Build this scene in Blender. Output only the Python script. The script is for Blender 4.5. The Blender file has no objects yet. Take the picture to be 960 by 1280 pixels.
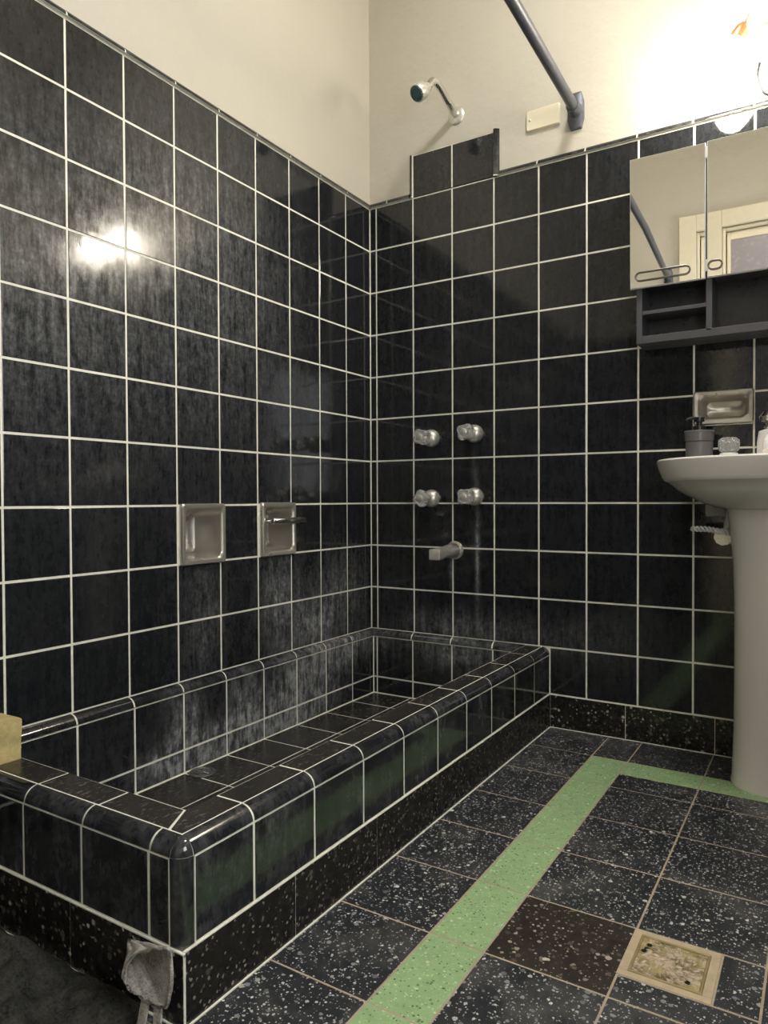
import bpy, bmesh, math, random
from mathutils import Vector, Matrix
random.seed(7)
T = 0.155                                    # one wall tile pitch in metres; lengths below are in tiles
C = bpy.context.scene.collection
SC = bpy.context.scene
PI = math.pi

# ------------------------------------------------------------ camera
def make_camera():
    yaw, pitch, roll = 0.5567, -0.0175, -0.0041
    cy, sy, cp, sp, cr, sr = math.cos(yaw), math.sin(yaw), math.cos(pitch), math.sin(pitch), math.cos(roll), math.sin(roll)
    f = Vector((-sy*cp, cy*cp, sp)); r = Vector((cy, sy, 0)); u = r.cross(f)
    r2 = cr*r + sr*u; u2 = -sr*r + cr*u
    cam = bpy.data.cameras.new('camera'); o = bpy.data.objects.new('camera', cam); C.objects.link(o)
    m = Matrix(((r2.x, u2.x, -f.x, 9.3021*T), (r2.y, u2.y, -f.y, -14.3594*T), (r2.z, u2.z, -f.z, 3.0878*T), (0, 0, 0, 1)))
    o.matrix_world = m
    cam.sensor_fit = 'HORIZONTAL'; cam.sensor_width = 36; cam.lens = 890.558/960*36
    cam.clip_start = 0.02
    SC.camera = o
make_camera()
w = bpy.data.worlds.new('world'); SC.world = w; w.use_nodes = True
w.node_tree.nodes['Background'].inputs[0].default_value = (0.8, 0.85, 1, 1)
w.node_tree.nodes['Background'].inputs[1].default_value = 0.0
SC.view_settings.view_transform = 'Standard'; SC.view_settings.look = 'None'
SC.view_settings.gamma = 1; SC.view_settings.use_curve_mapping = False
SC.view_settings.exposure = 0.57
LAMP = 56.0                                 # strength of each glowing lamp shade
CEIL_FILL = 45.0                                  # strength of the unseen ceiling lamp, added as fill
WIN_FILL = 8.5                                    # glow of the frosted window added as fill

# ------------------------------------------------------------ materials
class NT:
    def __init__(s, name):
        s.m = bpy.data.materials.new(name); s.m.use_nodes = True
        s.t = s.m.node_tree; s.b = s.t.nodes['Principled BSDF']; s.L = s.t.links.new
    def n(s, ty, **k):
        o = s.t.nodes.new(ty)
        for a, b in k.items(): setattr(o, a, b)
        return o
    def put(s, sock, v):
        if isinstance(v, bpy.types.NodeSocket): s.L(v, sock)
        elif v is not None: sock.default_value = v
    def pos(s):
        if not hasattr(s, '_p'): s._p = s.n('ShaderNodeNewGeometry').outputs['Position']
        return s._p
    def math(s, op, a, b=None, c=None, clamp=False):
        o = s.n('ShaderNodeMath', operation=op, use_clamp=clamp)
        s.put(o.inputs[0], a)
        if b is not None: s.put(o.inputs[1], b)
        if c is not None: s.put(o.inputs[2], c)
        return o.outputs[0]
    def vmul(s, v, k):
        o = s.n('ShaderNodeVectorMath', operation='MULTIPLY'); s.put(o.inputs[0], v); o.inputs[1].default_value = k
        return o.outputs[0]
    def noise(s, scale, detail=4, rough=.55, stretch=None, out=0):
        o = s.n('ShaderNodeTexNoise'); v = s.pos()
        if stretch: v = s.vmul(v, stretch)
        s.L(v, o.inputs['Vector']); o.inputs['Scale'].default_value = scale
        o.inputs['Detail'].default_value = detail; o.inputs['Roughness'].default_value = rough
        return o.outputs[out]
    def ramp(s, v, lo, hi, a=0., b=1.):
        o = s.n('ShaderNodeMapRange'); o.clamp = True; s.put(o.inputs[0], v)
        for i, x in enumerate((lo, hi, a, b)): s.put(o.inputs[i+1], x)
        return o.outputs[0]
    def mix(s, f, a, b):
        o = s.n('ShaderNodeMix', data_type='RGBA'); s.put(o.inputs[0], f)
        for sock, v in ((o.inputs[6], a), (o.inputs[7], b)):
            if isinstance(v, (tuple, list)): v = (v[0], v[1], v[2], 1)
            s.put(sock, v)
        return o.outputs[2]
    def blob(s, c, sg):                       # soft ellipsoid in tile units
        o = s.n('ShaderNodeVectorMath', operation='SUBTRACT'); s.L(s.pos(), o.inputs[0]); o.inputs[1].default_value = [k*T for k in c]
        v = s.vmul(o.outputs[0], [1/(k*T) for k in sg])
        d = s.n('ShaderNodeVectorMath', operation='DOT_PRODUCT'); s.L(v, d.inputs[0]); s.L(v, d.inputs[1])
        return s.math('EXPONENT', s.math('MULTIPLY', d.outputs['Value'], -1.))
    def bump(s, h, strength, dist=.002):
        o = s.n('ShaderNodeBump'); o.inputs['Strength'].default_value = strength; o.inputs['Distance'].default_value = dist
        s.L(h, o.inputs['Height']); s.L(o.outputs[0], s.b.inputs['Normal'])
    def set(s, col=None, rough=None, metal=None, **k):
        if isinstance(col, (tuple, list)): col = (col[0], col[1], col[2], 1)
        s.put(s.b.inputs['Base Color'], col); s.put(s.b.inputs['Roughness'], rough); s.put(s.b.inputs['Metallic'], metal)
        for a, b in k.items(): s.put(s.b.inputs[a], b)
        return s.m

def simple(name, col, rough=.5, metal=0., var=.12, nscale=40, bump=0., **k):
    n = NT(name); f = n.noise(nscale, 4)
    c = n.mix(f, [x*(1-var) for x in col], [min(1, x*(1+var)) for x in col])
    n.set(c, n.ramp(f, .3, .7, rough*.85, min(1, rough*1.15)), metal, **k)
    if bump: n.bump(n.noise(nscale*3, 5), bump)
    return n.m

def tile_material(name, kind):
    n = NT(name)
    streak = n.noise(60, 6, .65, (1, 1, .13)); fine = n.noise(150, 5, .7, (1, 1, .3)); cloud = n.noise(9, 4, .6)
    blot = n.noise(38, 6, .7, (1, 1, .55))
    patt = n.ramp(n.math('ADD', n.math('MULTIPLY', streak, .35), n.math('ADD', n.math('MULTIPLY', fine, .25), n.math('MULTIPLY', blot, .40))), .43, .62)
    drop = n.ramp(n.noise(260, 2, .5, (1, 1, .5)), .66, .72)
    blobs = []
    if kind == 'wall':
        blobs = [((0, -6.5, 6.3), (1, 2.6, 2.4), .26), ((0, -9, 6.2), (1, 1.6, 2), .34), ((0, -5.4, 1.0), (1, .5, 1.1), .40),
                 ((0, -3.4, 1.1), (1, .55, 1.1), .75), ((0, -2.3, .4), (1, .8, .7), .9), ((0, -1.2, 1.), (1, .9, .9), .6),
                 ((0, -4.6, 7), (1, 1.6, 2.2), .22), ((0, -6.1, 8.0), (1, 1.7, 1.), .25),
                 ((2.4, 0, .2), (1.4, 1, .35), .7), ((2.78, 0, 1.9), (.05, 1, 1.0), 1.1), ((2.72, 0, 3.7), (.07, 1, .5), .3),
                 ((2.15, 0, 1.5), (.06, 1, .4), .7), ((5, 0, .2), (1.2, 1, .5), .2)]
    elif kind == 'basin':
        blobs = [((.15, -5.7, -1.25), (.6, .9, .30), 2.4), ((.15, -4.3, -1.3), (.6, 1.1, .3), 2.6), ((.15, -2.6, -1.2), (.6, .9, .3), 1.0), ((.15, -3.2, -.9), (.6, .9, .6), 1.0),
                 ((.15, -2.2, -.4), (.6, .9, .45), 1.0), ((.15, -1.0, -.2), (.6, 1., .35), .8), ((.15, -6.0, -.8), (.6, .35, .7), .9),
                 ((2.4, -.15, -.3), (1.1, .6, .35), .7), ((.15, -4.6, -.6), (.6, .4, .5), .7)]
    tot = None
    for c, sg, k in blobs:
        v = n.math('MULTIPLY', n.blob(c, sg), k); tot = v if tot is None else n.math('ADD', tot, v)
    base = .05 if kind == 'wall' else .06
    tot = n.math('ADD', tot, base) if tot is not None else n.math('ADD', cloud, -.35, clamp=True)
    tot = n.math('MINIMUM', n.math('MULTIPLY', tot, 1.25 if kind == 'basin' else 1.), 1.4)
    m = n.math('MULTIPLY', tot, n.math('ADD', n.math('MULTIPLY', patt, .72), .10), clamp=True)
    m = n.math('ADD', m, n.math('MULTIPLY', drop, .05), clamp=True)
    col = n.mix(n.math('MULTIPLY', m, .75), (.0095, .0106, .0124), n.mix(n.ramp(n.noise(75, 5, .7), .35, .65), (.22, .23, .24), (.62, .63, .63)))
    n.set(col, n.math('ADD', n.ramp(cloud, .35, .7, .04, .09), n.math('MULTIPLY', m, .42), clamp=True), 0., **{'Specular IOR Level': .55})
    wob = n.math('ADD', n.math('MULTIPLY', n.noise(14, 2), 1.), n.math('MULTIPLY', fine, .12))
    n.bump(wob, .10, .004)
    return n.m

def terrazzo(name, base, chips, rough=.4, scale=110, amount=.62, big=1.0, dust=.0):
    n = NT(name); col = base
    cl = n.noise(60, 4)
    col = n.mix(cl, [x*.75 for x in base], [x*1.3 for x in base])
    for i, (cc, th, sc) in enumerate(chips):
        wv = n.n('ShaderNodeVectorMath', operation='ADD'); n.L(n.pos(), wv.inputs[0])
        n.L(n.vmul(n.noise(300, 2, out=1), (.004, .004, .004)), wv.inputs[1])
        v = n.n('ShaderNodeTexVoronoi'); v.inputs['Scale'].default_value = sc; n.L(wv.outputs[0], v.inputs['Vector'])
        sep = n.n('ShaderNodeSeparateColor'); n.L(v.outputs['Color'], sep.inputs[0])
        r = n.math('MULTIPLY', n.ramp(sep.outputs[0], 1-th, 1., 0., .42), 1.)
        msk = n.math('LESS_THAN', v.outputs['Distance'], r)
        shade = n.mix(sep.outputs[1], [x*.45 for x in cc], cc)
        col = n.mix(msk, col, shade)
    if dust:
        col = n.mix(n.math('MULTIPLY', n.ramp(n.noise(7, 5, .65), .5, .75), dust), col, (.30, .29, .26))
    n.set(col, n.ramp(cl, .3, .7, rough*.8, rough*1.3)); n.bump(n.noise(250, 3), .15, .0006)
    return n.m

def plaster():
    n = NT('cream_plaster'); a = n.noise(3.2, 5, .6); b = n.noise(18, 6, .6)
    col = n.mix(a, (.50, .465, .38), (.56, .525, .44)); 
    col = n.mix(n.math('MULTIPLY', n.ramp(b, .60, .72), .10), col, (.60, .54, .42))
    n.set(col, .62); n.bump(n.math('ADD', n.math('MULTIPLY', a, 2.5), n.math('MULTIPLY', b, 1.3)), .4, .006)
    return n.m

TW = tile_material('black_glazed_tile', 'wall'); TB = tile_material('black_basin_tile', 'basin'); TP = tile_material('black_tile_clean', 'plain')
def worn():
    n = NT('worn_black_rim_tile'); f = n.noise(90, 8, .8, (1.6, .5, 1)); g = n.noise(7, 3)
    m = n.math('MULTIPLY', n.ramp(f, .56, .66), n.ramp(g, .4, .62)); 
    col = n.mix(m, n.mix(g, (.018, .017, .016), (.036, .033, .029)), (.24, .22, .19))
    n.set(col, n.math('ADD', n.math('MULTIPLY', m, .3), .25)); n.bump(f, .12, .001); return n.m
RIM = worn()
PL = plaster()
GR = simple('cream_grout', (.86, .82, .70), .8, var=.25, nscale=25)
GF = simple('brown_floor_grout', (.42, .34, .25), .85, var=.3, nscale=30)
TZ = terrazzo('dark_terrazzo', (.021, .024, .028), [((.66, .66, .64), .5, 260), ((.66, .66, .64), .42, 160), ((.30, .31, .32), .40, 90), ((.75, .74, .70), .10, 85)], .38, dust=.25)
TZB = terrazzo('brown_black_terrazzo', (.028, .022, .018), [((.42, .38, .30), .4, 190), ((.42, .38, .30), .35, 120), ((.16, .13, .10), .5, 80), ((.6, .55, .45), .06, 60)], .38)
TZS = terrazzo('terrazzo_skirting', (.016, .014, .012), [((.30, .28, .22), .5, 110), ((.52, .50, .40), .2, 85), ((.14, .13, .10), .5, 60)], .25)
TG = terrazzo('green_terrazzo', (.30, .46, .22), [((.62, .76, .48), .6, 300), ((.58, .74, .42), .5, 170), ((.13, .24, .10), .40, 190), ((.70, .80, .55), .22, 120)], .42, dust=.12)
MET = simple('worn_steel', (.56, .53, .47), .30, .7, var=.05, nscale=12)
CHR = simple('chrome', (.78, .77, .74), .18, 1., var=.1, nscale=60)
TAPM = simple('limescaled_chrome', (.72, .70, .64), .34, .7, var=.3, nscale=130, bump=.1)
POR = simple('white_porcelain', (.84, .80, .75), .12, var=.02, nscale=5, **{'Coat Weight': .4})
MIR = NT('mirror_glass').set((.93, .92, .88), .012, 1.)
DKF = simple('dark_grey_frame', (.085, .085, .092), .45)
DKB = simple('dark_back_board', (.045, .045, .05), .3)
ROD = simple('grey_rod_paint', (.10, .105, .125), .42, .3, var=.35, nscale=90)
BLK = simple('black_plastic', (.012, .012, .013), .3)
CREAM = simple('cream_paint', (.74, .67, .50), .45, var=.06)
GLS = simple('clear_acrylic', (.90, .91, .90), .06, 0., var=.05, **{'Transmission Weight': .75, 'IOR': 1.45})
WHT = simple('white_plastic', (.80, .79, .77), .3, var=.05)
COP = simple('copper_socket', (.62, .26, .12), .35, .6)
GRNF = simple('dark_green_rubber', (.03, .085, .085), .4)
DSP = simple('grey_plastic_bottle', (.12, .115, .122), .35, var=.15)
SPG = simple('yellow_sponge', (.52, .42, .19), .8, var=.35, nscale=120, bump=.6)
def emis(name, col, st):
    n = NT(name); n.set(col, .4); n.b.inputs['Emission Color'].default_value = (*col, 1); n.b.inputs['Emission Strength'].default_value = st
    return n.m
EMI = emis('glowing_lamp_glass', (1.0, .92, .78), LAMP)

# ------------------------------------------------------------ helpers
def V(*a): return Vector(a)*T
def link(name, bm, mats, parent=None, smooth=False, bevel=0, M=None):
    me = bpy.data.meshes.new(name)
    bmesh.ops.recalc_face_normals(bm, faces=bm.faces) if smooth != 'keep' else None
    bm.to_mesh(me); bm.free()
    if not isinstance(mats, (list, tuple)): mats = [mats]
    for m in mats: me.materials.append(m)
    if smooth is True:
        for p in me.polygons: p.use_smooth = True
        me.set_sharp_from_angle(angle=math.radians(40))
    o = bpy.data.objects.new(name, me); C.objects.link(o)
    if parent: o.parent = parent
    if bevel:
        b = o.modifiers.new('bevel', 'BEVEL'); b.width = bevel; b.segments = 3; b.limit_method = 'ANGLE'
    return o
def thing(name, label, cat, loc=(0, 0, 0), rot=None, group=None):
    o = bpy.data.objects.new(name, None); C.objects.link(o); o.empty_display_size = .05
    M = Matrix.Translation(V(*loc))
    if rot is not None: M = M @ rot.to_4x4()
    o.matrix_world = M
    o['label'] = label; o['category'] = cat
    if group: o['group'] = group
    return o
def tag(o, label, cat, group=None):
    o['label'] = label; o['category'] = cat
    if group: o['group'] = group
    return o
def struct(o): o['kind'] = 'structure'; return o
LEFT = Matrix(((0, 0, 1), (1, 0, 0), (0, 1, 0)))        # local (a,b,c) -> world: a=+y, b=z, c=+x
BACK = Matrix(((1, 0, 0), (0, 0, -1), (0, 1, 0)))       # a=+x, b=z, c=-y
RIGHT = Matrix(((0, 0, -1), (-1, 0, 0), (0, 1, 0)))     # a=-y, b=z, c=-x
FRONT = Matrix(((-1, 0, 0), (0, 0, 1), (0, 1, 0)))      # a=-x, b=z, c=+y
FLOOR = Matrix(((1, 0, 0), (0, 1, 0), (0, 0, 1)))
def box(bm, lo, hi, mat=0, R=None, O=(0, 0, 0)):
    vs = []
    for i in range(8):
        v = Vector(((hi if i & 1 else lo)[0], (hi if i & 2 else lo)[1], (hi if i & 4 else lo)[2]))
        if R is not None: v = R @ v
        vs.append(bm.verts.new((v+Vector(O))*T))
    for q in ((0, 2, 3, 1), (4, 5, 7, 6), (0, 1, 5, 4), (2, 6, 7, 3), (0, 4, 6, 2), (1, 3, 7, 5)):
        f = bm.faces.new([vs[k] for k in q]); f.material_index = mat
def loft(bm, loops, cap0=True, cap1=True, mat=0, closed=True):
    rings = [[bm.verts.new(Vector(p)*T) for p in l] for l in loops]
    n = len(rings[0])
    for a, b in zip(rings, rings[1:]):
        for i in range(n if closed else n-1):
            f = bm.faces.new((a[i], a[(i+1) % n], b[(i+1) % n], b[i])); f.material_index = mat
    if cap0: bm.faces.new(rings[0][::-1]).material_index = mat
    if cap1: bm.faces.new(rings[-1]).material_index = mat
def ring(r, c, n=32, ax='c', cx=0, cy=0, sx=1, sy=1):
    return [(cx+r*sx*math.cos(2*PI*i/n), cy+r*sy*math.sin(2*PI*i/n), c) for i in range(n)]
def rrect(wd, ht, r, c, n=6, cx=0, cy=0):
    out = []
    for (sx, sy, a0) in ((1, 1, 0), (-1, 1, 90), (-1, -1, 180), (1, -1, 270)):
        for i in range(n+1):
            a = math.radians(a0+90*i/n)
            out.append((cx+sx*(wd/2-r)+r*math.cos(a), cy+sy*(ht/2-r)+r*math.sin(a), c))
    return out
def lathe(bm, prof, n=32, mat=0, cx=0, cy=0, cap0=True, cap1=True):
    loft(bm, [ring(max(r, 1e-4), c, n, cx=cx, cy=cy) for r, c in prof], cap0, cap1, mat)
def tube(bm, pts, r, n=14, mat=0, cap=True):
    P = [Vector(p) for p in pts]; rs = r if isinstance(r, (list, tuple)) else [r]*len(P)
    up = None; loops = []
    for i, p in enumerate(P):
        d = (P[min(i+1, len(P)-1)]-P[max(i-1, 0)]).normalized()
        if up is None: up = d.orthogonal().normalized()
        up = (up-d*up.dot(d)).normalized(); s = d.cross(up)
        loops.append([p+(up*math.cos(2*PI*k/n)+s*math.sin(2*PI*k/n))*rs[i] for k in range(n)])
    loft(bm, loops, cap, cap, mat)
def curve(pts, n=6):                            # Catmull-Rom through points
    P = [Vector(p) for p in pts]; P = [P[0]*2-P[1]]+P+[P[-1]*2-P[-2]]; out = []
    for i in range(1, len(P)-2):
        for k in range(n):
            t = k/n; a, b, c, d = P[i-1:i+3]
            out.append(.5*((2*b)+(c-a)*t+(2*a-5*b+4*c-d)*t*t+(3*b-a-3*c+d)*t**3))
    return out+[P[-2]]

GAP = .034; BEV = .008; TH = .02; GD = .007
def tile(bm, R, O, a0, a1, b0, b1, mat=0, gap=GAP, tilt=.004, lift=None):
    """one bevelled tile; its face sits at c=0 of the plane (R, O), the grout bed at c=-TH"""
    g = gap/2; a0 += g; a1 -= g; b0 += g; b1 -= g
    if a1-a0 < .02 or b1-b0 < .02: return
    tx, ty = random.uniform(-tilt, tilt), random.uniform(-tilt, tilt); l = random.uniform(-.002, .002) if lift is None else lift
    ca, cb = (a0+a1)/2, (b0+b1)/2; bv = min(BEV, (a1-a0)/4, (b1-b0)/4)
    def ringp(ins, c): return [bm.verts.new((R @ Vector((a, b, c+l+tx*(a-ca)+ty*(b-cb)))+Vector(O))*T)
                               for a, b in ((a0+ins, b0+ins), (a1-ins, b0+ins), (a1-ins, b1-ins), (a0+ins, b1-ins))]
    r0, r1, r2, r3 = ringp(0, -TH), ringp(0, -bv), ringp(bv*.3, -bv*.3), ringp(bv, 0)
    for p, q in ((r0, r1), (r1, r2), (r2, r3)):
        for i in range(4):
            bm.faces.new((p[i], p[(i+1) % 4], q[(i+1) % 4], q[i])).material_index = mat
    bm.faces.new(r3).material_index = mat
def tiles(bm, R, O, A, B, mat=0, holes=(), **k):
    for a0, a1 in zip(A, A[1:]):
        for b0, b1 in zip(B, B[1:]):
            ca, cb = (a0+a1)/2, (b0+b1)/2
            if any(h[0] < ca < h[1] and h[2] < cb < h[3] for h in holes): continue
            tile(bm, R, O, a0, a1, b0, b1, mat, **k)
def slab(bm, R, O, A, B, front, back, mat, holes=()):
    A = sorted(set(A) | {h[i] for h in holes for i in (0, 1)}); B = sorted(set(B) | {h[i] for h in holes for i in (2, 3)})
    for a0, a1 in zip(A, A[1:]):
        for b0, b1 in zip(B, B[1:]):
            ca, cb = (a0+a1)/2, (b0+b1)/2
            if any(h[0] < ca < h[1] and h[2] < cb < h[3] for h in holes): continue
            box(bm, (a0, b0, back), (a1, b1, front), mat, R, O)
def qround(bm, p0, p1, e1, e2, r, cuts, mat=0, gmat=1, gap=GAP, n=8):
    """quarter-round trim tiles from p0 to p1 (the axis), bulging from e1 to e2, split at the distances in cuts"""
    p0, p1, e1, e2 = map(Vector, (p0, p1, e1, e2)); L = (p1-p0).length; d = (p1-p0)/L
    def seg(s0, s1, rr, m, a0=0., a1=PI/2):
        lp = []
        for s in (s0, s1):
            c = p0+d*s
            lp.append([c]+[c+(e1*math.cos(a0+(a1-a0)*i/n)+e2*math.sin(a0+(a1-a0)*i/n))*rr for i in range(n+1)])
        loft(bm, lp, mat=m)
    ds = gap/2/r
    cs = [0]+sorted(c for c in cuts if 0 < c < L)+[L]
    p0 += (e1+e2)*.005; seg(0, L, r-.017, gmat); p0 -= (e1+e2)*.005
    for a, b in zip(cs, cs[1:]): seg(a+(gap/2 if a > 0 else .0), b-(gap/2 if b < L else .0), r, mat, ds*.6, PI/2-ds*.6)

ZF, ZB, ZC = -1.66, -.975, 17.0               # floor, top of the skirting, ceiling
YF, XR = -16.5, 12.2                          # front wall, right wall

# ------------------------------------------------------------ room shell
dishes_left = [(-5.96, -4.93, 1.97, 3.03), (-3.95, -2.92, 1.98, 3.04)]
dish_back = (7.18, 8.18, 4.44, 5.06)
def inset(h, d=.08): return (h[0]+d, h[1]-d, h[2]+d, h[3]-d)
hl = [inset(h) for h in dishes_left]; hb = [inset(dish_back)]
bm = bmesh.new()
slab(bm, LEFT, (0, 0, 0), [YF, 0], [ZF, 10.02], -GD, -.8, 1, hl)
slab(bm, LEFT, (0, 0, 0), [YF, 0], [ZF, 10], -.8, -1.0, 0)
slab(bm, LEFT, (0, 0, 0), [YF, 0], [10, ZC], 0, -1.0, 0)
wl = struct(link('wall_left', bm, [PL, GR]))
bm = bmesh.new()
A = [YF]+[-k for k in range(16, -1, -1)]
tiles(bm, LEFT, (0, 0, 0), A, [0]+list(range(1, 11)), holes=[(-6, -5, 2, 3), (-4, -3, 2, 3)])
tiles(bm, LEFT, (0, 0, 0), [a for a in A if a < -9.9], [ZB, 0])
link('tile_cladding', bm, TW, wl)
bm = bmesh.new()
qround(bm, (-.055, YF, 10.012), (-.055, 0, 10.012), (0, 0, 1), (1, 0, 0), .115, [k+.5 for k in range(0, 17)])
link('tile_cap', bm, [TP, GR], wl, smooth=True)

S = .177
bm = bmesh.new()
slab(bm, BACK, (0, 0, 0), [-1, XR+1], [ZF, 10.02], -GD, -.8, 1, hb)
slab(bm, BACK, (0, 0, 0), [-1, XR+1], [ZF, 10], -.8, -1.0, 0)
slab(bm, BACK, (0, 0, 0), [-1, 1.177, 3.177, XR+1], [10, 10.97, ZC], 0, -1.0, 0, [(1.177, 3.177, 10, 10.97)])
slab(bm, BACK, (0, 0, 0), [1.177, 3.177], [10, 10.97], -GD, -1.0, 1)
wb = struct(link('wall_back', bm, [PL, GR]))
bm = bmesh.new()
XA = [0, S]+[S+k for k in range(1, 12)]+[XR]
tiles(bm, BACK, (0, 0, 0), XA, list(range(0, 11)), holes=[(7.177, 8.177, 4, 5.0)])
tile(bm, BACK, (0, 0, 0), 7.177, 8.177, 4, 4.44)
tiles(bm, BACK, (0, 0, 0), [4.41]+[a for a in XA if a > 4.9], [ZB, 0])
tiles(bm, BACK, (0, 0, 0), [1.177, 2.177, 3.177], [10, 10.97])
link('tile_cladding', bm, TW, wb)
bm = bmesh.new()
qround(bm, (0, .055, 10.012), (1.1, .055, 10.012), (0, 0, 1), (0, -1, 0), .115, [.5])
qround(bm, (3.3, .055, 10.012), (XR, .055, 10.012), (0, 0, 1), (0, -1, 0), .115, [S+k-3.32 for k in range(4, 13)])
qround(bm, (1.185, .05, 10.0), (1.185, .05, 10.97), (-1, 0, 0), (0, -1, 0), .10, [.02])
qround(bm, (3.185, .08, 10.0), (3.185, .08, 11.0), (1, 0, 0), (0, -1, 0), .15, [.02])
link('tile_cap', bm, [TP, GR], wb, smooth=True)

bm = bmesh.new()
WIN = (10.8, 15.2, 3.4, 9.6)                    # unseen window added for frontal fill, beside and behind the camera
slab(bm, RIGHT, (XR, 0, 0), [0, -YF], [ZF, 10], -GD, -1.0, 1, [WIN])
slab(bm, RIGHT, (XR, 0, 0), [0, -YF], [10, ZC], 0, -1.0, 0)
wr = struct(link('wall_right', bm, [PL, GR]))
bm = bmesh.new()
tiles(bm, RIGHT, (XR, 0, 0), [k for k in range(0, 11)]+[10.8, 12, 13, 14, 15.2, 16, -YF], [ZB, 0, 1, 2, 3.4, 4, 5, 6, 7, 8, 9, 9.6, 10], holes=[WIN])
link('tile_cladding', bm, TP, wr)
bm = bmesh.new()
qround(bm, (XR+.055, YF, 10.012), (XR+.055, 0, 10.012), (0, 0, 1), (-1, 0, 0), .115, [k+.5 for k in range(0, 17)])
link('tile_cap', bm, [TP, GR], wr, smooth=True)

bm = bmesh.new(); a0, a1, b0, b1 = WIN
for lo, hi in (((a0, b0, -.6), (a0+.25, b1, -.25)), ((a1-.25, b0, -.6), (a1, b1, -.25)), ((a0+.25, b0, -.6), (a1-.25, b0+.25, -.25)), ((a0+.25, b1-.25, -.6), (a1-.25, b1, -.25)), (((a0+a1)/2-.1, b0+.25, -.58), ((a0+a1)/2+.1, b1-.25, -.27))): box(bm, lo, hi, 0, RIGHT, (XR, 0, 0))
wn = struct(link('fill_window', bm, CREAM, bevel=.003))
bm = bmesh.new(); box(bm, (a0+.2, b0+.2, -.5), (a1-.2, b1-.2, -.46), 0, RIGHT, (XR, 0, 0)); link('fill_pane', bm, emis('fill_glow_glass', (.94, .97, 1.0), WIN_FILL), wn)  # glowing pane of the added window, lights the lower room
bm = bmesh.new(); box(bm, (a0-.1, b0-.12, -.6), (a1+.1, b0, .15), 0, RIGHT, (XR, 0, 0)); link('fill_window_sill', bm, CREAM, wn, bevel=.003)

DX0, DX1, DZ = 5.95, 10.6, 12.45             # the doorway's clear opening
bm = bmesh.new()
slab(bm, FRONT, (0, YF, 0), [-XR-1, -DX1, -DX0, 1], [ZF, 10], -GD, -1.0, 1, [(-DX1, -DX0, ZF, 10)])
slab(bm, FRONT, (0, YF, 0), [-XR-1, -DX1, -DX0, 1], [10, DZ, ZC], 0, -1.0, 0, [(-DX1, -DX0, 10, DZ)])
wf = struct(link('wall_front', bm, [PL, GR]))
bm = bmesh.new()
tiles(bm, FRONT, (0, YF, 0), [-XR, -DX1-.6], [ZB]+list(range(0, 11)))
tiles(bm, FRONT, (0, YF, 0), [-DX0+.6]+[-k for k in range(5, -1, -1)], [ZB]+list(range(0, 11)))
link('tile_cladding', bm, TP, wf)
# door in the front wall (seen in the mirror)
bm = bmesh.new(); y0, y1 = YF-.3, YF+.16
for lo, hi in (((DX0-.6, y0, ZF), (DX0, y1, DZ+.6)), ((DX1, y0, ZF), (DX1+.6, y1, DZ+.6)), ((DX0, y0, DZ), (DX1, y1, DZ+.6))): box(bm, lo, hi)
for lo, hi in (((DX0, y0, ZF), (DX0+.1, y1-.2, DZ)), ((DX1-.1, y0, ZF), (DX1, y1-.2, DZ)), ((DX0+.1, y0, DZ-.1), (DX1-.1, y1-.2, DZ))): box(bm, lo, hi)
dr = struct(link('door_1', bm, CREAM, bevel=.004))
bm = bmesh.new(); a, b = DX0+.13, DX1-.13
box(bm, (a, YF-.5, ZF+.06), (b, YF-.3, 5)); box(bm, (a, YF-.5, 5), (a+.12, YF-.3, DZ-.12)); box(bm, (b-.5, YF-.5, 5), (b, YF-.3, DZ-.12))
box(bm, (a+.12, YF-.5, DZ-.4), (b-.5, YF-.3, DZ-.12))
link('door_leaf', bm, CREAM, dr, bevel=.003)
bm = bmesh.new(); box(bm, (a+.12, YF-.42, 5), (b-.5, YF-.38, DZ-.4))
link('glass_pane', bm, simple('mauve_frosted_glass', (.30, .27, .29), .25, var=.1), dr)
bm = bmesh.new(); tube(bm, [(b-.3, YF-.3, 4.6), (b-.3, YF-.05, 4.6), (b-.9, YF-.05, 4.6)], .08)
link('door_handle', bm, CHR, dr, smooth=True)

bm = bmesh.new(); box(bm, (-1, YF-1, ZC), (XR+1, 1, ZC+.6))
struct(link('ceiling', bm, PL))

# floor: terrazzo tiles with the green strip
FP = 1.265
def fy(k): return -1.21-.64-.64-FP*k         # tile lines to the right of the strip from the half row on
bm = bmesh.new()
box(bm, (-1, YF-1, ZF-1), (XR+1, 1, ZF-.004), 4)
gp = .02
YS = [0, -1.215, -1.85, -2.485]+[-2.485-FP*k for k in range(1, 12)]; YS = [y for y in YS if y > YF]+[YF]
XS = [7.545, 7.545+FP, 7.545+2*FP, 7.545+3*FP, XR]
OF = (0, 0, ZF)
def ft(a0, a1, b0, b1, mat): tile(bm, FLOOR, OF, a0, a1, b1, b0, mat, gap=gp, tilt=.0012, lift=0)
YL = [0, -1.215]+[-1.215-FP*k for k in range(1, 13)]; YL = [y for y in YL if y > YF]+[YF]
for b0, b1 in zip(YL, YL[1:]):
    ft(4.40, 5.63, b0, b1, 0)                                # between the basin and the strip
    if b1 < -9.9:
        for x0, x1 in ((-.0, .63), (.63, 1.89), (1.89, 3.14), (3.14, 4.40)): ft(x0, x1, b0, b1, 0)
    ft(5.63, 6.27, b0, b1, 0 if b0 == 0 else 2)
DRN = (7.53, 8.40, -7.16, -6.285)
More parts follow.
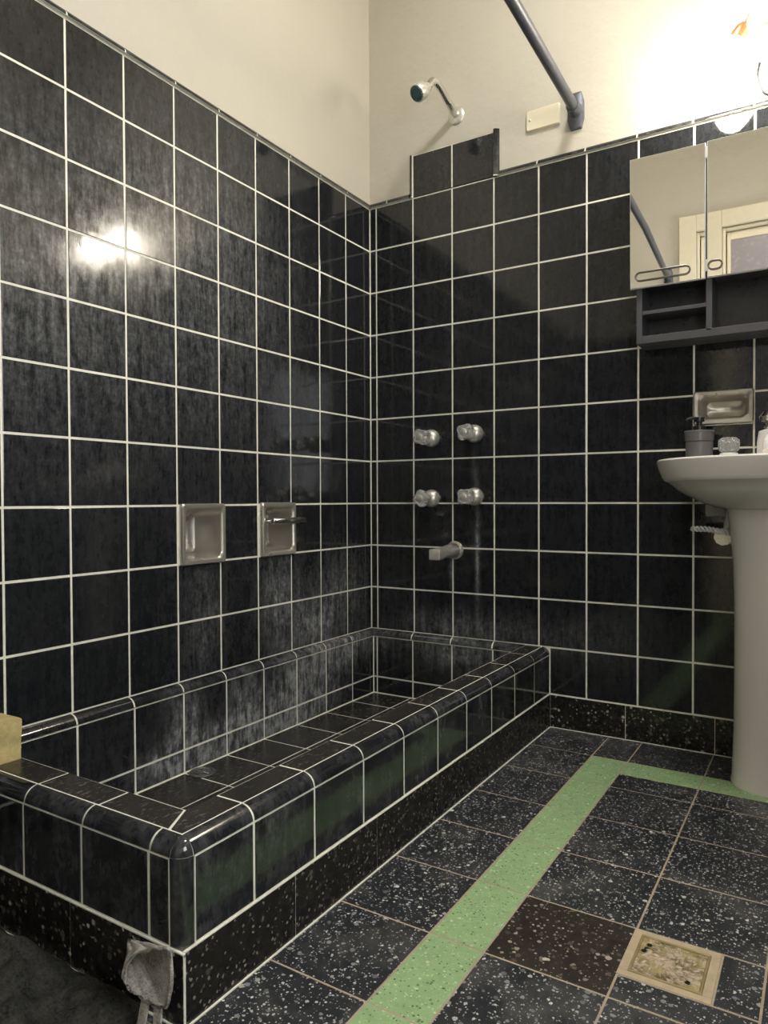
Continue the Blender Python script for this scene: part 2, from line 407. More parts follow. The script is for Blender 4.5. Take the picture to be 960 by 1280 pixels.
for b0, b1 in zip(YS, YS[1:]):
    for a0, a1 in zip([6.27]+XS, XS):
        mat = 0
        if b0 == -1.215: mat = 2
        if a0 == 6.27 and abs(b0-(-6.28)) < .05: mat = 1
        if a0 == 7.545 and abs(b0-(-6.28)) < .05:
            ft(8.41, a1, b0, DRN[2], 0); ft(7.545, a1, DRN[2], b1, 0); continue
        ft(a0, a1, b0, b1, mat)
struct(link('floor', bm, [TZ, TZB, TG, TZ, GF]))

def skirting(name, R, O, A, parent=None):
    bm = bmesh.new()
    for a0, a1 in zip(A, A[1:]): box(bm, (a0+.006, ZF, -.015), (a1-.006, ZB-.012, .016), 0, R, O)
    box(bm, (A[0], ZF, -.016), (A[-1], ZB-.016, .010), 1, R, O); box(bm, (A[0], ZB-.03, -.016), (A[-1], ZB, .012), 1, R, O)
    box(bm, (A[0], ZF, -.016), (A[-1], ZF+.012, .035), 1, R, O)
    return link(name, bm, [TZS, GR], parent)
struct(skirting('baseboard_back', BACK, (0, 0, 0), [4.43, 5.95, 7.56, 8.5, 10.1, XR]))
struct(skirting('baseboard_right', RIGHT, (XR, 0, 0), [0, 1.9, 3.8, 5.7, 7.6, 9.5, 11.4, 13.3, -YF]))
struct(skirting('baseboard_left', LEFT, (0, 0, 0), [YF, -14.6, -12.7, -10.9, -9.96]))
struct(skirting('baseboard_front', FRONT, (0, YF, 0), [-5.35, -3.4, -1.5, 0]))

# ------------------------------------------------------------ sunken shower basin
XO, YO, R0 = 4.41, -9.96, .16
XI, YI = 3.88, -9.42                          # inner edges of the rim
base = thing('shower_basin', 'long built-in shower basin clad in black tiles along the left wall', 'shower basin', (2.2, -5, ZF))
def bl(name, bm, mats, smooth=False):
    o = link(name, bm, mats, None, smooth); o.parent = base; o.matrix_parent_inverse = base.matrix_world.inverted(); return o
bm = bmesh.new()                              # grout-coloured masonry core
d = GD
box(bm, (0, -9.42, -1.8), (.15-d, 0, -.16)); box(bm, (0, -.15+d, -1.8), (XI, 0, -.16))
box(bm, (XI+d, -9.79, ZF), (XO-d, 0, -.16)); box(bm, (XI+d, YI-d, -.2), (XO-R0, 0, -d))
box(bm, (0, YO+d, ZF), (4.25, YI-d, -.16)); box(bm, (0, YO+R0, -.2), (4.25, YI-d, -d))
box(bm, (0, -9.5, ZF), (XI+.1, 0, -1.5-d))
bl('masonry_core', bm, GR)
YC = [-.9, -1.93]+[-k for k in range(3, 10)]
bm = bmesh.new()                              # outer faces: planes x=XO and y=YO
RX = Matrix(((0, 0, 1), (1, 0, 0), (0, 1, 0)))
tiles(bm, RX, (XO, 0, 0), [-9.80]+sorted(YC)+[0], [ZB, -R0])
tiles(bm, BACK, (0, YO, 0), [0, .97, 1.97, 2.97, 3.97, 4.25], [ZB, -R0])
tk = TH
bl('outer_face_tiles', bm, TP)
bm = bmesh.new()
qround(bm, (XO-R0, -9.80, -R0), (XO-R0, 0, -R0), (0, 0, 1), (1, 0, 0), R0, [-c_+0 for c_ in [-(9.8+y) for y in YC]])
qround(bm, (0, YO+R0, -R0), (4.25, YO+R0, -R0), (0, 0, 1), (0, -1, 0), R0, [.99, 1.99, 2.99, 3.99])
qround(bm, (4.25, -9.80, ZF+.7), (4.25, -9.80, -R0), (1, 0, 0), (0, -1, 0), R0, [])
n = 8; rows = []                              # ball corner
for i in range(n+1):
    th = (PI/2)*(.04+.90*i/n); rows.append([(4.25+R0*math.cos(th)*math.cos(ph), -9.80-R0*math.cos(th)*math.sin(ph), -R0+R0*math.sin(th)) for ph in [(.06+.88*j/n)*PI/2 for j in range(n+1)]])
loft(bm, rows, False, False, closed=False)
rows = [[(4.25+(R0-.012)*math.cos(th)*math.cos(ph), -9.80-(R0-.012)*math.cos(th)*math.sin(ph), -R0+(R0-.012)*math.sin(th)) for ph in [j/n*PI/2 for j in range(n+1)]] for th in [i/n*PI/2 for i in range(n+1)]]
loft(bm, rows[:-1], False, False, closed=False, mat=1)
bl('rounded_rim_trim', bm, [TP, GR], True)
bm = bmesh.new()                              # flat rim tiles; the two runs meet in a mitre
yy = [0]+YC
for b1, b0 in zip(yy, yy[1:]):
    tile(bm, FLOOR, (0, 0, 0), XI, 4.25, b0, b1, 0)
for a0, a1 in zip([0, 1, 2], [1, 2, 3.03]): tile(bm, FLOOR, (0, 0, 0), a0, a1, -9.80, YI, 0)
def poly(pts, h=0.):
    a = [bm.verts.new(V(x, y, h)) for x, y in pts]; b = [bm.verts.new(V(x, y, -TH)) for x, y in pts]
    bm.faces.new(a)
    for i in range(len(a)): bm.faces.new((a[i], b[i], b[(i+1) % len(a)], a[(i+1) % len(a)]))
poly([(3.897, -9.017), (4.233, -9.017), (4.233, -9.783), (4.085, -9.783), (3.897, -9.437)])
poly([(3.047, -9.437), (3.865, -9.437), (4.045, -9.783), (3.047, -9.783)])
bl('flat_rim_tiles', bm, RIM)
bm = bmesh.new()                              # narrow rounded ledge below the walls
qround(bm, (0, -9.42, -.15), (0, 0, -.15), (0, 0, 1), (1, 0, 0), .15, [9.42-k-.03 for k in range(0, 10)][1:])
qround(bm, (0, 0, -.15), (XI, 0, -.15), (0, 0, 1), (0, -1, 0), .15, [S+k for k in range(1, 4)])
bl('wall_ledge_trim', bm, [TB, GR], True)
bm = bmesh.new()                              # inner faces
ks = [-9.42]+[-k-.03 for k in range(9, 0, -1)]+[-.15]
tiles(bm, RX, (.15, 0, 0), ks, [-1.5, -1.11, -.15])
tiles(bm, BACK, (0, -.15, 0), [.15, .25, 1.22, 2.22, 3.2, XI], [-1.5, -1.11, -.15])
RXn = Matrix(((0, 0, -1), (-1, 0, 0), (0, 1, 0)))
tiles(bm, RXn, (XI, 0, 0), [.15]+[k+.03 for k in range(1, 10)]+[9.42], [-1.5, -1.11, 0])
tiles(bm, FRONT, (0, YI, 0), [-XI, -3, -2, -1, -.15], [-1.5, -1.11, 0])
bl('inner_face_tiles', bm, TB)
bm = bmesh.new()
tiles(bm, FLOOR, (0, 0, -1.5), [.15, 1.15, 2.15, 3.15, XI], ks, gap=.03)
bl('basin_floor_tiles', bm, RIM)
sk = skirting('terrazzo_skirting', RX, (XO, 0, 0), [YO+.02, -8.37, -6.72, -5.05, -3.4, -1.75, 0]); sk.parent = base; sk.matrix_parent_inverse = base.matrix_world.inverted()
sk = skirting('terrazzo_skirting', BACK, (0, YO, 0), [0, 1.3, 2.8, XO+.03]); sk.parent = base; sk.matrix_parent_inverse = base.matrix_world.inverted()
dx, dy = .40, -5.87                           # drain
bm = bmesh.new()
loft(bm, [ring(.22, -1.505, 36, cx=dx, cy=dy), ring(.225, -1.485, 36, cx=dx, cy=dy), ring(.20, -1.465, 36, cx=dx, cy=dy), ring(.165, -1.465, 36, cx=dx, cy=dy), ring(.155, -1.49, 36, cx=dx, cy=dy)], True, True)
dn = bl('drain', bm, simple('dark_drain_metal', (.16, .16, .155), .35, .7), True)
bm = bmesh.new()
for rr in (.055, .10, .14):
    loft(bm, [ring(rr, -1.488, 28, cx=dx, cy=dy), ring(rr, -1.468, 28, cx=dx, cy=dy), ring(rr-.018, -1.468, 28, cx=dx, cy=dy), ring(rr-.018, -1.488, 28, cx=dx, cy=dy)], False, False)
for k in range(6):
    a = k*PI/3; v = Vector((math.cos(a), math.sin(a), 0)); tube(bm, [Vector((dx, dy, -1.476))+v*.02, Vector((dx, dy, -1.476))+v*.16], .008, 6)
g = link('grille', bm, CHR); g.parent = dn
g.matrix_parent_inverse = Matrix.Identity(4)

# ------------------------------------------------------------ recessed soap dishes
def soap_dish(hole, R, label, depth=.5, bar=False, name='soap_dish'):
    a0, a1, b0, b1 = hole; w_, h_ = a1-a0, b1-b0
    loc = R @ Vector(((a0+a1)/2, (b0+b1)/2, 0))
    t = thing(name, label, 'soap dish', loc, R, 'recessed soap dishes in the tiled walls')
    bm = bmesh.new(); r = .05
    L = [rrect(w_, h_, r, -.015), rrect(w_, h_, r, .05), rrect(w_-.04, h_-.04, r, .075), rrect(w_-.15, h_-.15, .1, .07), rrect(w_-.2, h_-.2, .12, .04)]
    loft(bm, L, False, False)
    link('rim', bm, MET, t, True)
    bm = bmesh.new()
    L = [rrect(w_-.2, h_-.2, .12, .04), rrect(w_-.22, h_-.22, .12, -.02), rrect(w_-.26, h_-.26, .12, -depth*.6), rrect(w_-.34, h_-.34, .10, -depth*.9), rrect(w_-.5, h_-.5, .06, -depth)]
    loft(bm, L, False, True)
    link('bowl', bm, MET, t, True)
    if bar:
        bm = bmesh.new(); z = .17; c = .24
        tube(bm, [(-.42, z, c), (-.39, z, c), (.55, z, c), (.58, z, c)], [.04, .065, .065, .04])
        for s in (-.36, .36): tube(bm, [(s, z, .02), (s, z, c)], .045)
        link('grab_bar', bm, CHR, t, True)
    return t
soap_dish(dishes_left[0], LEFT, 'large empty steel soap dish recessed in the left wall, without a bar', .62)
soap_dish(dishes_left[1], LEFT, 'steel soap dish with a short grab bar across it, recessed in the left wall', .6, True)
soap_dish(dish_back, BACK, 'wide shallow soap dish recessed in the back wall above the sink', .4)

# ------------------------------------------------------------ taps
def tap(x, z, ang, label):
    t = thing('shower_tap', label, 'tap', (x, 0, z), BACK, 'crystal-handled shower taps')
    bm = bmesh.new(); lathe(bm, [(.19, -.015), (.20, .02), (.198, .08), (.18, .13), (.14, .175), (.10, .195), (.08, .20), (.08, .33), (.0, .34)]); link('escutcheon', bm, TAPM, t, True)
    bm = bmesh.new(); L = []
    for c, s in ((.30, .55), (.33, .8), (.38, .95), (.52, 1.05), (.57, 1.0), (.60, .85)):
        L.append([(s*.165*q*math.cos(th+ang), s*.165*q*math.sin(th+ang), c) for th, q in [(2*PI*i/48, 1.03+.13*math.cos(4*(2*PI*i/48))) for i in range(48)]])
    loft(bm, L); link('crystal_handle', bm, GLS, t, True)
    bm = bmesh.new(); lathe(bm, [(.075, .597), (.08, .61), (.06, .622), (0, .625)], 24); link('index_button', bm, TAPM, t, True)
    return t
tap(1.66, 4.47, .55, 'upper left tap of the four, crystal handle on a chrome rosette')
tap(2.73, 4.52, .95, 'upper right tap of the four, with tilted crystal handle')
tap(1.66, 3.11, .15, 'lower left tap of the four, crystal handle on a dull scaly rosette')
tap(2.73, 3.14, .80, 'lower right tap of the four, above a chalky white drip streak')
t = thing('bath_spout', 'short chrome spout below the four taps on the black tiled wall', 'spout', (2.24, 0, 1.95), BACK)
bm = bmesh.new(); lathe(bm, [(.20, -.015), (.205, .03), (.18, .06), (.0, .062)]); link('flange', bm, TAPM, t, True)
bm = bmesh.new()
L = [rrect(.32, .34, .155, .03), rrect(.30, .31, .14, .25), rrect(.27, .26, .11, .5), rrect(.25, .22, .06, .72), rrect(.26, .23, .04, .78), rrect(.26, .23, .03, 1.0), rrect(.22, .19, .03, 1.02)]
loft(bm, [[(x, y-.04*i/5+.0, c) for x, y, c in l] for i, l in enumerate(L)]); 
loft(bm, [ring(.08, 0, 16), ring(.08, .1, 16)]) if False else None
link('nozzle', bm, TAPM, t, True)

# ------------------------------------------------------------ shower head
t = thing('wall_shower', 'chrome shower head with dark green face on a bent arm above the taps', 'shower head', (2.3, 0, 11.55), BACK)
def rel(p): return (p[0]-2.3, p[2]-11.55, -p[1])
bm = bmesh.new(); lathe(bm, [(.18, -.01), (.19, .02), (.17, .04), (.12, .05), (.09, .06)], 28); link('wall_flange', bm, TAPM, t, True)
arm = curve([rel((2.3, 0, 11.55)), rel((2.3, -.45, 11.68)), rel((2.29, -.85, 11.82)), rel((2.26, -1.02, 11.83)), rel((2.22, -1.12, 11.72)), rel((2.19, -1.18, 11.64))], 8)
bm = bmesh.new(); tube(bm, arm, .078); tube(bm, [rel((2.3, -.10, 11.58)), rel((2.3, -.42, 11.675))], .085, 8); link('arm', bm, CHR, t, True)
d = Vector((-.30, -.72, -.62)).normalized(); p = Vector((2.20, -1.16, 11.66))
bm = bmesh.new(); pts = [(0, .09), (.06, .11), (.10, .12), (.16, .165), (.22, .175), (.36, .18), (.38, .17)]
tube(bm, [rel(p+d*s) for s, r in pts], [r for s, r in pts], 28); link('barrel', bm, TAPM, t, True)
bm = bmesh.new(); tube(bm, [rel(p+d*s) for s in (.37, .40)], [.155, .15], 28)
for k in range(10):
    s1 = d.orthogonal().normalized(); s2 = d.cross(s1); q = p+d*.40+(s1*math.cos(k*PI/5)+s2*math.sin(k*PI/5))*.10
    tube(bm, [rel(q), rel(q+d*.02)], .014, 6)
link('spray_face', bm, GRNF, t, True)

# ------------------------------------------------------------ curtain rod and cover plate
t = thing('curtain_rod', 'long grey scuffed curtain rod running from the back wall over the basin curb', 'curtain rod', (4.97, 0, 10.87))
bm = bmesh.new(); tube(bm, [(0, -.02, 0), (.10, -3.7, .02), (.13, -10, .03), (0, YF+.02, 0)], .10, 20); link('pole', bm, ROD, t, True)
for y, s in ((0, 1), (YF, -1)):
    bm = bmesh.new(); hexa = [(-.16, -.17), (-.11, -.36), (.11, -.36), (.16, -.17), (.16, .17), (.11, .36), (-.11, .36), (-.16, .17)]
    loft(bm, [[(a, y-s*c, b) for a, b in hexa] for c in (-.0, .06)]+[[(a*.8, y-s*.085, b*.9) for a, b in hexa]])
    tube(bm, [(0, y-s*.05, 0), (0, y-s*.30, 0)], [.15, .125], 20)
    link('wall_bracket', bm, ROD, t, True)
t = thing('cover_plate', 'blank cream rectangular cover plate on the plaster beside the rod bracket', 'cover plate', (4.285, 0, 10.935), BACK)
bm = bmesh.new(); loft(bm, [rrect(.71, .42, .03, 0), rrect(.71, .42, .03, .05), rrect(.68, .39, .03, .07)]); link('plate', bm, CREAM, t, True)
for s in (-1,):
    bm = bmesh.new(); lathe(bm, [(.025, .065), (.025, .078), (.015, .084)], 12, cx=s*.27); link('screw', bm, CHR, t, True)

# ------------------------------------------------------------ wall lamp
t = thing('wall_lamp', 'lit wall lamp with glowing glass shades above the mirror cabinet', 'lamp', (8.5, 0, 11.05))
bm = bmesh.new(); loft(bm, [[(a, -c, b) for a, b, c in rrect(.66, .62, .06, cc)] for cc in (0, .12)]+[[(a, -.17, b) for a, b, c in rrect(.56, .52, .06, 0)]]); link('back_plate', bm, MET, t, True)
for s in (-1, 1):
    bm = bmesh.new(); tube(bm, curve([(s*.1, -.14, -.0), (s*.15, -.5, .06), (s*.35, -.82, .0), (s*.47, -.84, -.12)], 6), .035, 10); link('arm', bm, MET, t, True)
    ax = Vector((s*.42, -.05, -.85)).normalized(); p0 = Vector((s*.46, -.82, -.02))
    bm = bmesh.new(); pts = [(-.22, .012), (-.08, .012), (-.07, .05), (0, .10), (.12, .13), (.26, .14)]
    tube(bm, [p0+ax*q for q, r in pts], [r for q, r in pts], 20); link('socket', bm, COP, t, True)
    bm = bmesh.new(); pts = [(.20, .13), (.28, .20), (.42, .29), (.58, .32), (.74, .30), (.90, .24), (.98, .14), (1.01, .02)]
    tube(bm, [p0+ax*q for q, r in pts], [r for q, r in pts], 24); link('lamp_shade', bm, EMI, t, True)
bm = bmesh.new(); tube(bm, curve([(-.25, -.1, -.3), (-.28, -.12, -.55), (-.22, -.1, -.8), (-.05, -.07, -.92), (.3, -.05, -.9)], 6), .022, 8); link('power_cord', bm, BLK, t, True)

# unseen ceiling lamp added above the frame to lift the ambient light
t = thing('ceiling_fill_lamp', 'round white opal ceiling lamp, added out of view as fill light', 'lamp', (7.6, -5.6, ZC))
bm = bmesh.new(); lathe(bm, [(1.3, 0), (1.3, -.18), (1.24, -.22)], 40); link('base_ring', bm, WHT, t, True)
bm = bmesh.new(); lathe(bm, [(1.2, -.18), (1.17, -.36), (1.0, -.5), (.6, -.62), (0, -.66)], 40); link('opal_dome', bm, emis('opal_fill_glow', (1., .97, .93), CEIL_FILL), t, True)

# ------------------------------------------------------------ mirror cabinet
CX0, CX1, CZ0, CZ1, CD = 6.29, 10.7, 5.93, 9.25, .68
t = thing('mirror_cabinet', 'mirrored wall cabinet with dark open shelves below its doors, above the sink', 'cabinet', (8.5, 0, CZ0))
def cb(lo, hi): return tuple(v-q for v, q in zip(lo, (8.5, 0, CZ0))), tuple(v-q for v, q in zip(hi, (8.5, 0, CZ0)))
bm = bmesh.new(); w_ = .10
box(bm, *cb((CX0, -CD, CZ0), (CX0+w_, -.01, CZ1))); box(bm, *cb((CX1-w_, -CD, CZ0), (CX1, -.01, CZ1)))
box(bm, *cb((CX0+w_, -CD, CZ1-w_), (CX1-w_, -.01, CZ1))); box(bm, *cb((CX0+w_, -CD, 7.0), (CX1-w_, -.01, 7.1)))
box(bm, *cb((CX0+w_, -.06, 7.1), (CX1-w_, -.01, CZ1-w_)))
for x in (7.47, 9.5): box(bm, *cb((x, -CD, CZ0+w_), (x+w_, -.01, CZ1-w_)))
link('carcass', bm, DKF, t, bevel=.0015)
bm = bmesh.new(); box(bm, *cb((CX0+w_, -CD, CZ0), (CX1-w_, -.01, CZ0+.14))); link('bottom_shelf', bm, DKF, t, bevel=.0015)
bm = bmesh.new(); box(bm, *cb((CX0+w_, -CD+.02, 6.46), (7.47, -.06, 6.53))); link('middle_shelf', bm, DKF, t, bevel=.0015)
bm = bmesh.new(); box(bm, *cb((CX0+w_, -.05, CZ0+.14), (CX1-w_, -.01, 7.0))); link('back_board', bm, DKB, t)
def mdoor(x0, x1, yaw, pitch, hx0, hx1):
    o = bpy.data.objects.new('mirror_door', None)
    bm = bmesh.new(); w2, z0, z1 = (x1-x0), 6.93, 9.27
    box(bm, (0, -.0, 0), (w2, .06, z1-z0), 0)
    o = link('mirror_door', bm, WHT, t)
    o.matrix_local = Matrix.Translation(V(x0-8.5, -CD-.09, z0-CZ0)) @ Matrix.Rotation(yaw, 4, 'Z') @ Matrix.Rotation(pitch, 4, 'X')
    bm = bmesh.new(); box(bm, (.012, -.022, .012), (w2-.012, 0.0, z1-z0-.012)); link('mirror', bm, MIR, o)
    bm = bmesh.new(); r = .075; zz = .20; l = hx1-hx0
    pts = [(hx0+r+(l-2*r)*k/4, -.05, zz+r) for k in range(5)]+[(hx1-r+r*math.sin(a*PI/6), -.05, zz+r*math.cos(a*PI/6)) for a in range(1, 6)]
    pts += [(hx1-r-(l-2*r)*k/4, -.05, zz-r) for k in range(5)]+[(hx0+r-r*math.sin(a*PI/6), -.05, zz-r*math.cos(a*PI/6)) for a in range(1, 6)]+[(hx0+r, -.05, zz+r)]
    tube(bm, pts, .013, 8, cap=False)
    for hx in (hx0+.15, hx1-.15): tube(bm, [(hx, -.022, zz-r), (hx, -.05, zz-r)], .012, 6)
    link('wire_handle', bm, simple('wire_metal', (.25, .23, .20), .35, .6), o, True)
    for hz in (.12, z1-z0-.28):
        bm = bmesh.new(); tube(bm, [(w2+.012, -.03, hz), (w2+.012, -.03, hz+.2)], .022, 8); link('hinge', bm, WHT, o, True)
    return o
mdoor(6.20, 7.47, math.radians(1.6), math.radians(1.1), .10, 1.02)
mdoor(7.50, 9.48, 0, math.radians(1.1), .02, .24)
mdoor(9.51, 10.78, math.radians(-1.0), math.radians(1.1), .10, 1.02)

# ------------------------------------------------------------ pedestal sink
SX = 8.52
t = thing('pedestal_sink', 'white porcelain pedestal sink against the black tiled back wall', 'sink', (SX, 0, ZF))
def outline(s, z, y0=0., n=64, depth=2.9, half=1.72, back=.0):
    out = []
    for i in range(n):
        a = 2*PI*i/n; ca, sa = math.cos(a), math.sin(a)
        e = .72 if sa > 0 else .92
        x = half*s*math.copysign(abs(ca)**e, ca)
        yb, yf = 1.25, depth-1.25
        y = -1.25+(yb*s*abs(sa)**.35 if sa > 0 else -yf*s*abs(sa)**.92)
        out.append((x, min(y+back, -.015), z))
    return out
Z = lambda z: z-ZF
def lerp(l1, l2, k): return [tuple(a+(b-a)*k for a, b in zip(p, q)) for p, q in zip(l1, l2)]
bm = bmesh.new()
ped = lambda r, z: [(r*1.0*math.cos(2*PI*i/64), -1.10+r*.95*math.sin(2*PI*i/64), Z(z)) for i in range(64)]
neck = ped(.66, 2.90)
L = [neck, lerp(neck, outline(.62, Z(2.98), back=.02), .45), outline(.60, Z(3.02)), outline(.71, Z(3.12)), outline(.81, Z(3.23)), outline(.885, Z(3.345)), outline(.918, Z(3.365)), outline(.932, Z(3.38)), outline(.950, Z(3.43)), outline(.978, Z(3.55)), outline(.997, Z(3.66)), outline(1.0, Z(3.70)), outline(.99, Z(3.725)), outline(.955, Z(3.72))]
inn = lambda s, z: [(x*s, -1.65+(y+1.45)*s*.82, Z(z)) for x, y, _ in outline(1, 0)]
L += [inn(.86, 3.70), inn(.80, 3.62), inn(.70, 3.40), inn(.5, 3.18), inn(.2, 3.10), inn(.06, 3.09)]
loft(bm, L, True, True); link('basin', bm, POR, t, True)
bm = bmesh.new()
L = [ped(.58, ZF), ped(.585, ZF+.06), ped(.565, ZF+.12), ped(.54, ZF+.9), ped(.535, 0.3), ped(.54, 1.4), ped(.56, 2.0), ped(.60, 2.5), ped(.645, 2.8), ped(.66, 2.95)]
loft(bm, L, True, True); link('pedestal', bm, POR, t, True)
zb = Z(3.72)
for s in (-1, 1):
    bm = bmesh.new(); L = [(.165, zb-.02), (.165, zb+.02), (.15, zb+.14), (.14, zb+.16), (.0, zb+.16)]
    loft(bm, [ring(max(r, .001), c, 24, cx=s*.69, cy=-.55) for r, c in L]); kb = link('faucet_knob', bm, WHT, t, True)
    bm = bmesh.new(); L = []
    for c, q in ((.17, .10), (.20, .145), (.30, .16), (.39, .15), (.43, .10)):
        L.append([(s*.69+q*(1+.12*math.cos(8*2*PI*i/48))*math.cos(2*PI*i/48), -.55+q*(1+.12*math.cos(8*2*PI*i/48))*math.sin(2*PI*i/48), zb+c) for i in range(48)])
    loft(bm, L); link('crystal_top', bm, GLS, kb, True)
bm = bmesh.new()
loft(bm, [[(x, y-.55, c) for x, y, c in rrect(.50, .46, .15, cc)] for cc in (zb-.02, zb+.05, zb+.3)]+[[(x*.94, y-.60, zb+.5) for x, y, c in rrect(.46, .46, .15, 0)]]+[[(x*.5, y*.5-.60, zb+.54) for x, y, c in rrect(.46, .46, .15, 0)]])
tube(bm, curve([(0, -.7, zb+.34), (0, -1.05, zb+.33), (0, -1.35, zb+.24), (0, -1.42, zb+.12)], 6), .11, 16)
fc = link('faucet', bm, WHT, t, True)
bm = bmesh.new()
loft(bm, [ring(r, c, 28, cy=-.62) for r, c in ((.15, zb+.52), (.16, zb+.56), (.12, zb+.60), (.12, zb+.64), (.20, zb+.67), (.22, zb+.75), (.16, zb+.83), (.05, zb+.84))]); link('chrome_cap', bm, CHR, fc, True)
bm = bmesh.new(); loft(bm, [ring(.13, Z(3.085), 24, cy=-1.7), ring(.13, Z(3.105), 24, cy=-1.7), ring(.05, Z(3.10), 24, cy=-1.7)]); link('plug_hole', bm, CHR, t, True)

# soap dispenser on the sink's back left ledge
t = thing('soap_dispenser', 'dark grey pump soap dispenser standing on the left back corner of the sink', 'soap dispenser', (7.36, -.62, 3.722))
bm = bmesh.new(); lathe(bm, [(.21, 0), (.22, .02), (.225, .2), (.23, .36), (.215, .37), (.235, .38), (.24, .53), (.25, .54), (.245, .565), (.0, .565)], 32); link('bottle', bm, DSP, t, True)
bm = bmesh.new(); lathe(bm, [(.105, .56), (.105, .64), (.095, .65), (.05, .66), (.05, .72), (.09, .725), (.09, .80), (.0, .81)], 24); 
tube(bm, [(0, 0, .775), (-.10, -.09, .785), (-.17, -.13, .77), (-.19, -.145, .74)], [.035, .03, .025, .02], 10)
link('pump', bm, BLK, t, True)

# shut-off valve below the sink
t = thing('shutoff_valve', 'small chrome shut-off valve with a supply pipe under the sink, left of the pedestal', 'valve', (7.80, 0, 2.42))
bm = bmesh.new(); tube(bm, [(0, 0, 0), (0, -.06, 0)], [.17, .10], 20); tube(bm, [(0, -.02, 0), (0, -.5, 0)], .07, 12); tube(bm, [(0, -.36, 0), (0, -.62, 0)], .12, 8)
tube(bm, [(-.02, -.5, 0), (-.02, -.82, -.0)], [.06, .06], 10); tube(bm, [(-.02, -.78, 0), (-.02, -.86, 0)], .15, 10)
link('valve_body', bm, TAPM, t, True)
bm = bmesh.new(); tube(bm, curve([(0, -.45, .05), (.02, -.45, .3), (.05, -.5, .40), (.05, -.52, .47)], 6), .07, 12); link('supply_pipe', bm, TAPM, t, True)
bm = bmesh.new(); loft(bm, [rrect(.34, .34, .03, 0), rrect(.34, .34, .03, .05), rrect(.30, .30, .03, .07)]); o = link('junction_cover', bm, simple('grey_white_plastic', (.45, .44, .43), .4))
o.matrix_world = Matrix.Translation(V(7.56, 0, 2.92)) @ BACK.to_4x4(); tag(o, 'small square pale cover on the wall just under the sink', 'cover plate')
bm = bmesh.new(); c_ = [(7.28+.62*k/60, -.92-.05*math.sin(k/60*PI), 2.555-.12*max(0, k/60-.45)) for k in range(61)]
for ph in (0, PI):
    tube(bm, [(x, y+.03*math.cos(k*.5+ph), z+.034*math.sin(k*.5+ph)) for k, (x, y, z) in enumerate(c_)], .021, 8)
o = link('twisted_cord', bm, WHT, None, True); tag(o, 'short white twisted cord looped over the shut-off valve', 'cord')

# ------------------------------------------------------------ yellow block on the rim
t = None
bm = bmesh.new()
nx, ny, nz = 10, 6, 8
def surf(bm, lo, hi, seed, amp):
    bmesh.ops.create_cube(bm, size=1); bmesh.ops.subdivide_edges(bm, edges=bm.edges[:], cuts=9, use_grid_fill=True)
    rnd = random.Random(seed)
    from mathutils import noise
    for v in bm.verts:
        p = Vector((lo[i]+(hi[i]-lo[i])*(v.co[i]+.5) for i in range(3)))
        q = noise.noise_vector(p*6+Vector((seed, 0, 0)))*amp+noise.noise_vector(p*20)*amp*.35
        if p.z <= lo[2]+.001: q.z = 0
        v.co = (p+q)*T
surf(bm, (.30, -9.76, .0), (1.10, -9.45, .48), 3, .02)
o = link('sponge', bm, SPG, None, True, bevel=0); tag(o, 'worn yellow sponge block standing on the front rim of the basin', 'sponge')

# ------------------------------------------------------------ floor drain
t = thing('floor_drain', 'square grimy yellow brass drain set in pale mortar in the terrazzo floor', 'drain', (7.965, -6.72, ZF))
x0, x1, y0, y1 = -.435, .435, -.435, .435
MOR = simple('stained_mortar', (.52, .42, .28), .85, var=.3, nscale=50, bump=.5)
bm = bmesh.new()
def fr(a, wd, z0, z1):
    for lo, hi in (((-a, -a, z0), (a, -a+wd, z1)), ((-a, a-wd, z0), (a, a, z1)), ((-a, -a+wd, z0), (-a+wd, a-wd, z1)), ((a-wd, -a+wd, z0), (a, a-wd, z1))): box(bm, lo, hi)
fr(.435, .09, -.05, .004); link('mortar_frame', bm, MOR, t, bevel=.001)
bm = bmesh.new(); fr(.345, .03, -.04, .012); link('metal_frame', bm, simple('tarnished_brass', (.40, .32, .16), .45, .5, var=.3), t, bevel=.001)
def drainmat():
    n = NT('grimy_brass'); f = n.noise(95, 6, .75); g = n.noise(30, 4)
    n.set(n.mix(n.ramp(f, .46, .58), n.mix(n.ramp(g, .4, .6), (.13, .10, .04), (.42, .34, .15)), (.62, .50, .40)), .5, .25); n.bump(f, .6, .002); return n.m
bm = bmesh.new(); lay = []
box(bm, (-.315, -.315, -.04), (.315, .315, -.0)); link('grate_plate', bm, drainmat(), t)
bm = bmesh.new()
for ri, cnt in ((.09, 6), (.17, 10), (.25, 14)):
    for k in range(cnt):
        a = 2*PI*k/cnt+ri*9; c0 = Vector((ri*math.cos(a), ri*math.sin(a), +.001)); dv = Vector((math.cos(a+.5), math.sin(a+.5), 0))*.03
        tube(bm, [c0-dv, c0, c0+dv], [.006, .013, .006], 6)
for a, b in ((-.24, .20), (-.25, .12), (-.27, .07), (.2, -.22)): tube(bm, [(a, b, -.004), (a, b, .004)], .028, 10, mat=1)
link('embossed_petals', bm, [simple('pale_scuffed_metal', (.62, .52, .42), .4, .5), BLK], t, True)

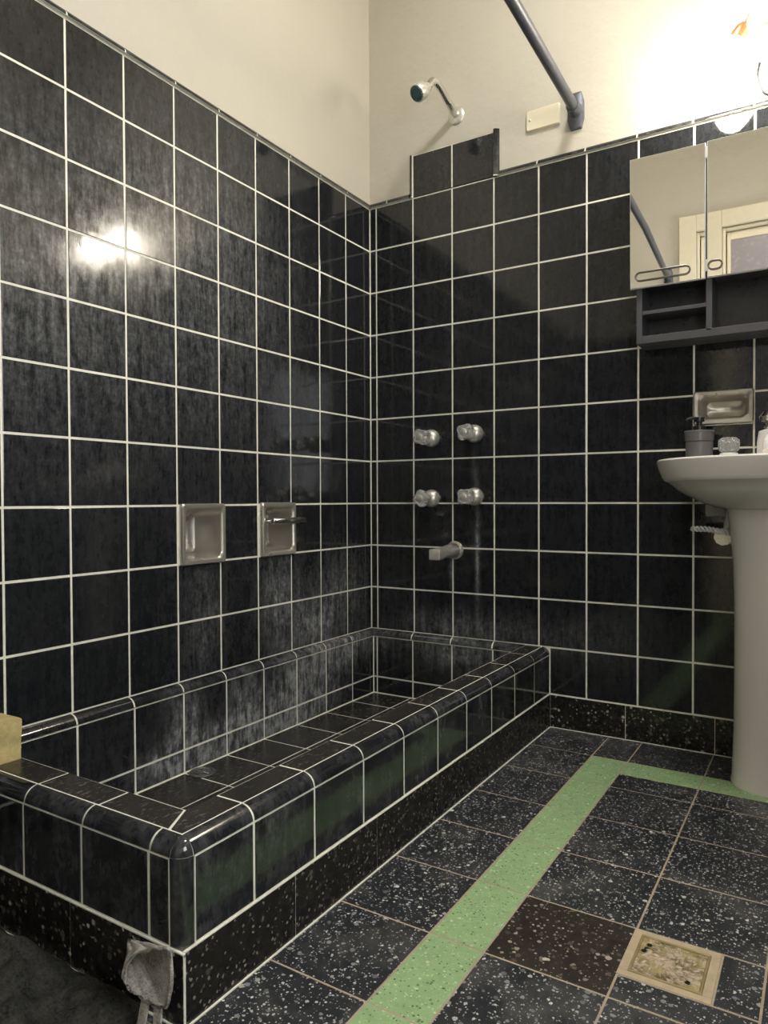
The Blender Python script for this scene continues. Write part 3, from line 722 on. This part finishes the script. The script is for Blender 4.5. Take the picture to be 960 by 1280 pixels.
# ------------------------------------------------------------ dark cloth on the floor in front of the basin
from mathutils import noise
def fabric(name, a, b, sc=600, bmp=.6):
    n = NT(name); f = n.noise(sc, 4, .75); g = n.noise(30, 6, .7)
    n.set(n.mix(n.ramp(n.math('ADD', n.math('MULTIPLY', f, .55), n.math('MULTIPLY', g, .45)), .36, .64), a, b), .95, **{'Specular IOR Level': .15}); n.bump(f, bmp, .0015); return n.m
FAB = fabric('dark_fabric', (.004, .005, .005), (.060, .058, .050), 220)
FELT = fabric('grey_knit', (.10, .09, .085), (.72, .68, .62), 380, .8)
bm = bmesh.new(); N = 90; g = []
for i in range(N+1):
    row = []
    for j in range(N+1):
        u, v = i/N, j/N
        x = .15+3.9*u+.15*math.sin(v*5); y = -10.06-3.2*v+.04*math.sin(u*9)
        e = min(u, 1-u, v, 1-v)*9; e = min(1, e)
        h = .10+.30*(noise.noise(Vector((x*.9, y*1.1, 3)))+.55)+.26*abs(noise.noise(Vector((x*2.1+y, y*1.8, 7))))+.06*noise.noise(Vector((x*6, y*6, 1)))
        h = max(.015, h*(.25+.75*e**.6))
        row.append(bm.verts.new(V(x, y, ZF+h)))
    g.append(row)
for i in range(N):
    for j in range(N): bm.faces.new((g[i][j], g[i+1][j], g[i+1][j+1], g[i][j+1]))
o = link('floor_cloth', bm, FAB, None, True); sm = o.modifiers.new('s', 'SOLIDIFY'); sm.thickness = .0025; sm.offset = 0
tag(o, 'crumpled dark grey towel heaped on the floor along the front of the basin', 'towel')
# curled stiff cloth standing at the basin's outer corner: an open cup of fabric with two tails
t = thing('curled_cloth', 'fuzzy light grey cloth curled into an open cup at the outer corner of the basin', 'cloth', (4.35, -10.35, ZF))
rim = [(4.71, -.64), (4.56, -.66), (4.43, -.72), (4.22, -.86), (4.11, -1.03), (4.12, -1.11), (4.22, -1.16), (4.42, -1.17), (4.65, -1.13), (4.70, -1.0), (4.725, -.85)]
rp = curve([(x-4.35, .0, z-ZF) for x, z in rim+rim[:1]], 4)[:-1]
cen = Vector((-.50, .26, .68)); bm = bmesh.new(); rings = []
for j in range(13):
    v = j/12; k = math.cos(v*PI/2)**.8 if j < 12 else .02
    rings.append([tuple(Vector(p)*k + (cen+Vector((.10*(1-v), 0, 0)))*(1-k) + Vector((.02*noise.noise(Vector(p)*5+Vector((0, 0, v*3))), 0, .015*math.sin(i*1.3+v*4)))) if j else tuple(p) for i, p in enumerate(rp)])
loft(bm, rings, False, True)
o = link('cup', bm, FELT, t, 'keep'); sm = o.modifiers.new('s', 'SOLIDIFY'); sm.thickness = .004; sm.offset = 0
for p_ in o.data.polygons: p_.use_smooth = True
for s in (-1, 1):
    bm = bmesh.new(); pts = curve([(.10+s*.07, .02, .54), (.09+s*.09, .0, .35), (.08+s*.11, -.02, .15), (.06+s*.13, -.05, .02)], 5)
    L = [[(p.x-.045, p.y, p.z), (p.x+.045, p.y, p.z), (p.x+.045, p.y+.02, p.z), (p.x-.045, p.y+.02, p.z)] for p in pts]
    loft(bm, L); link('tail', bm, FELT, t)
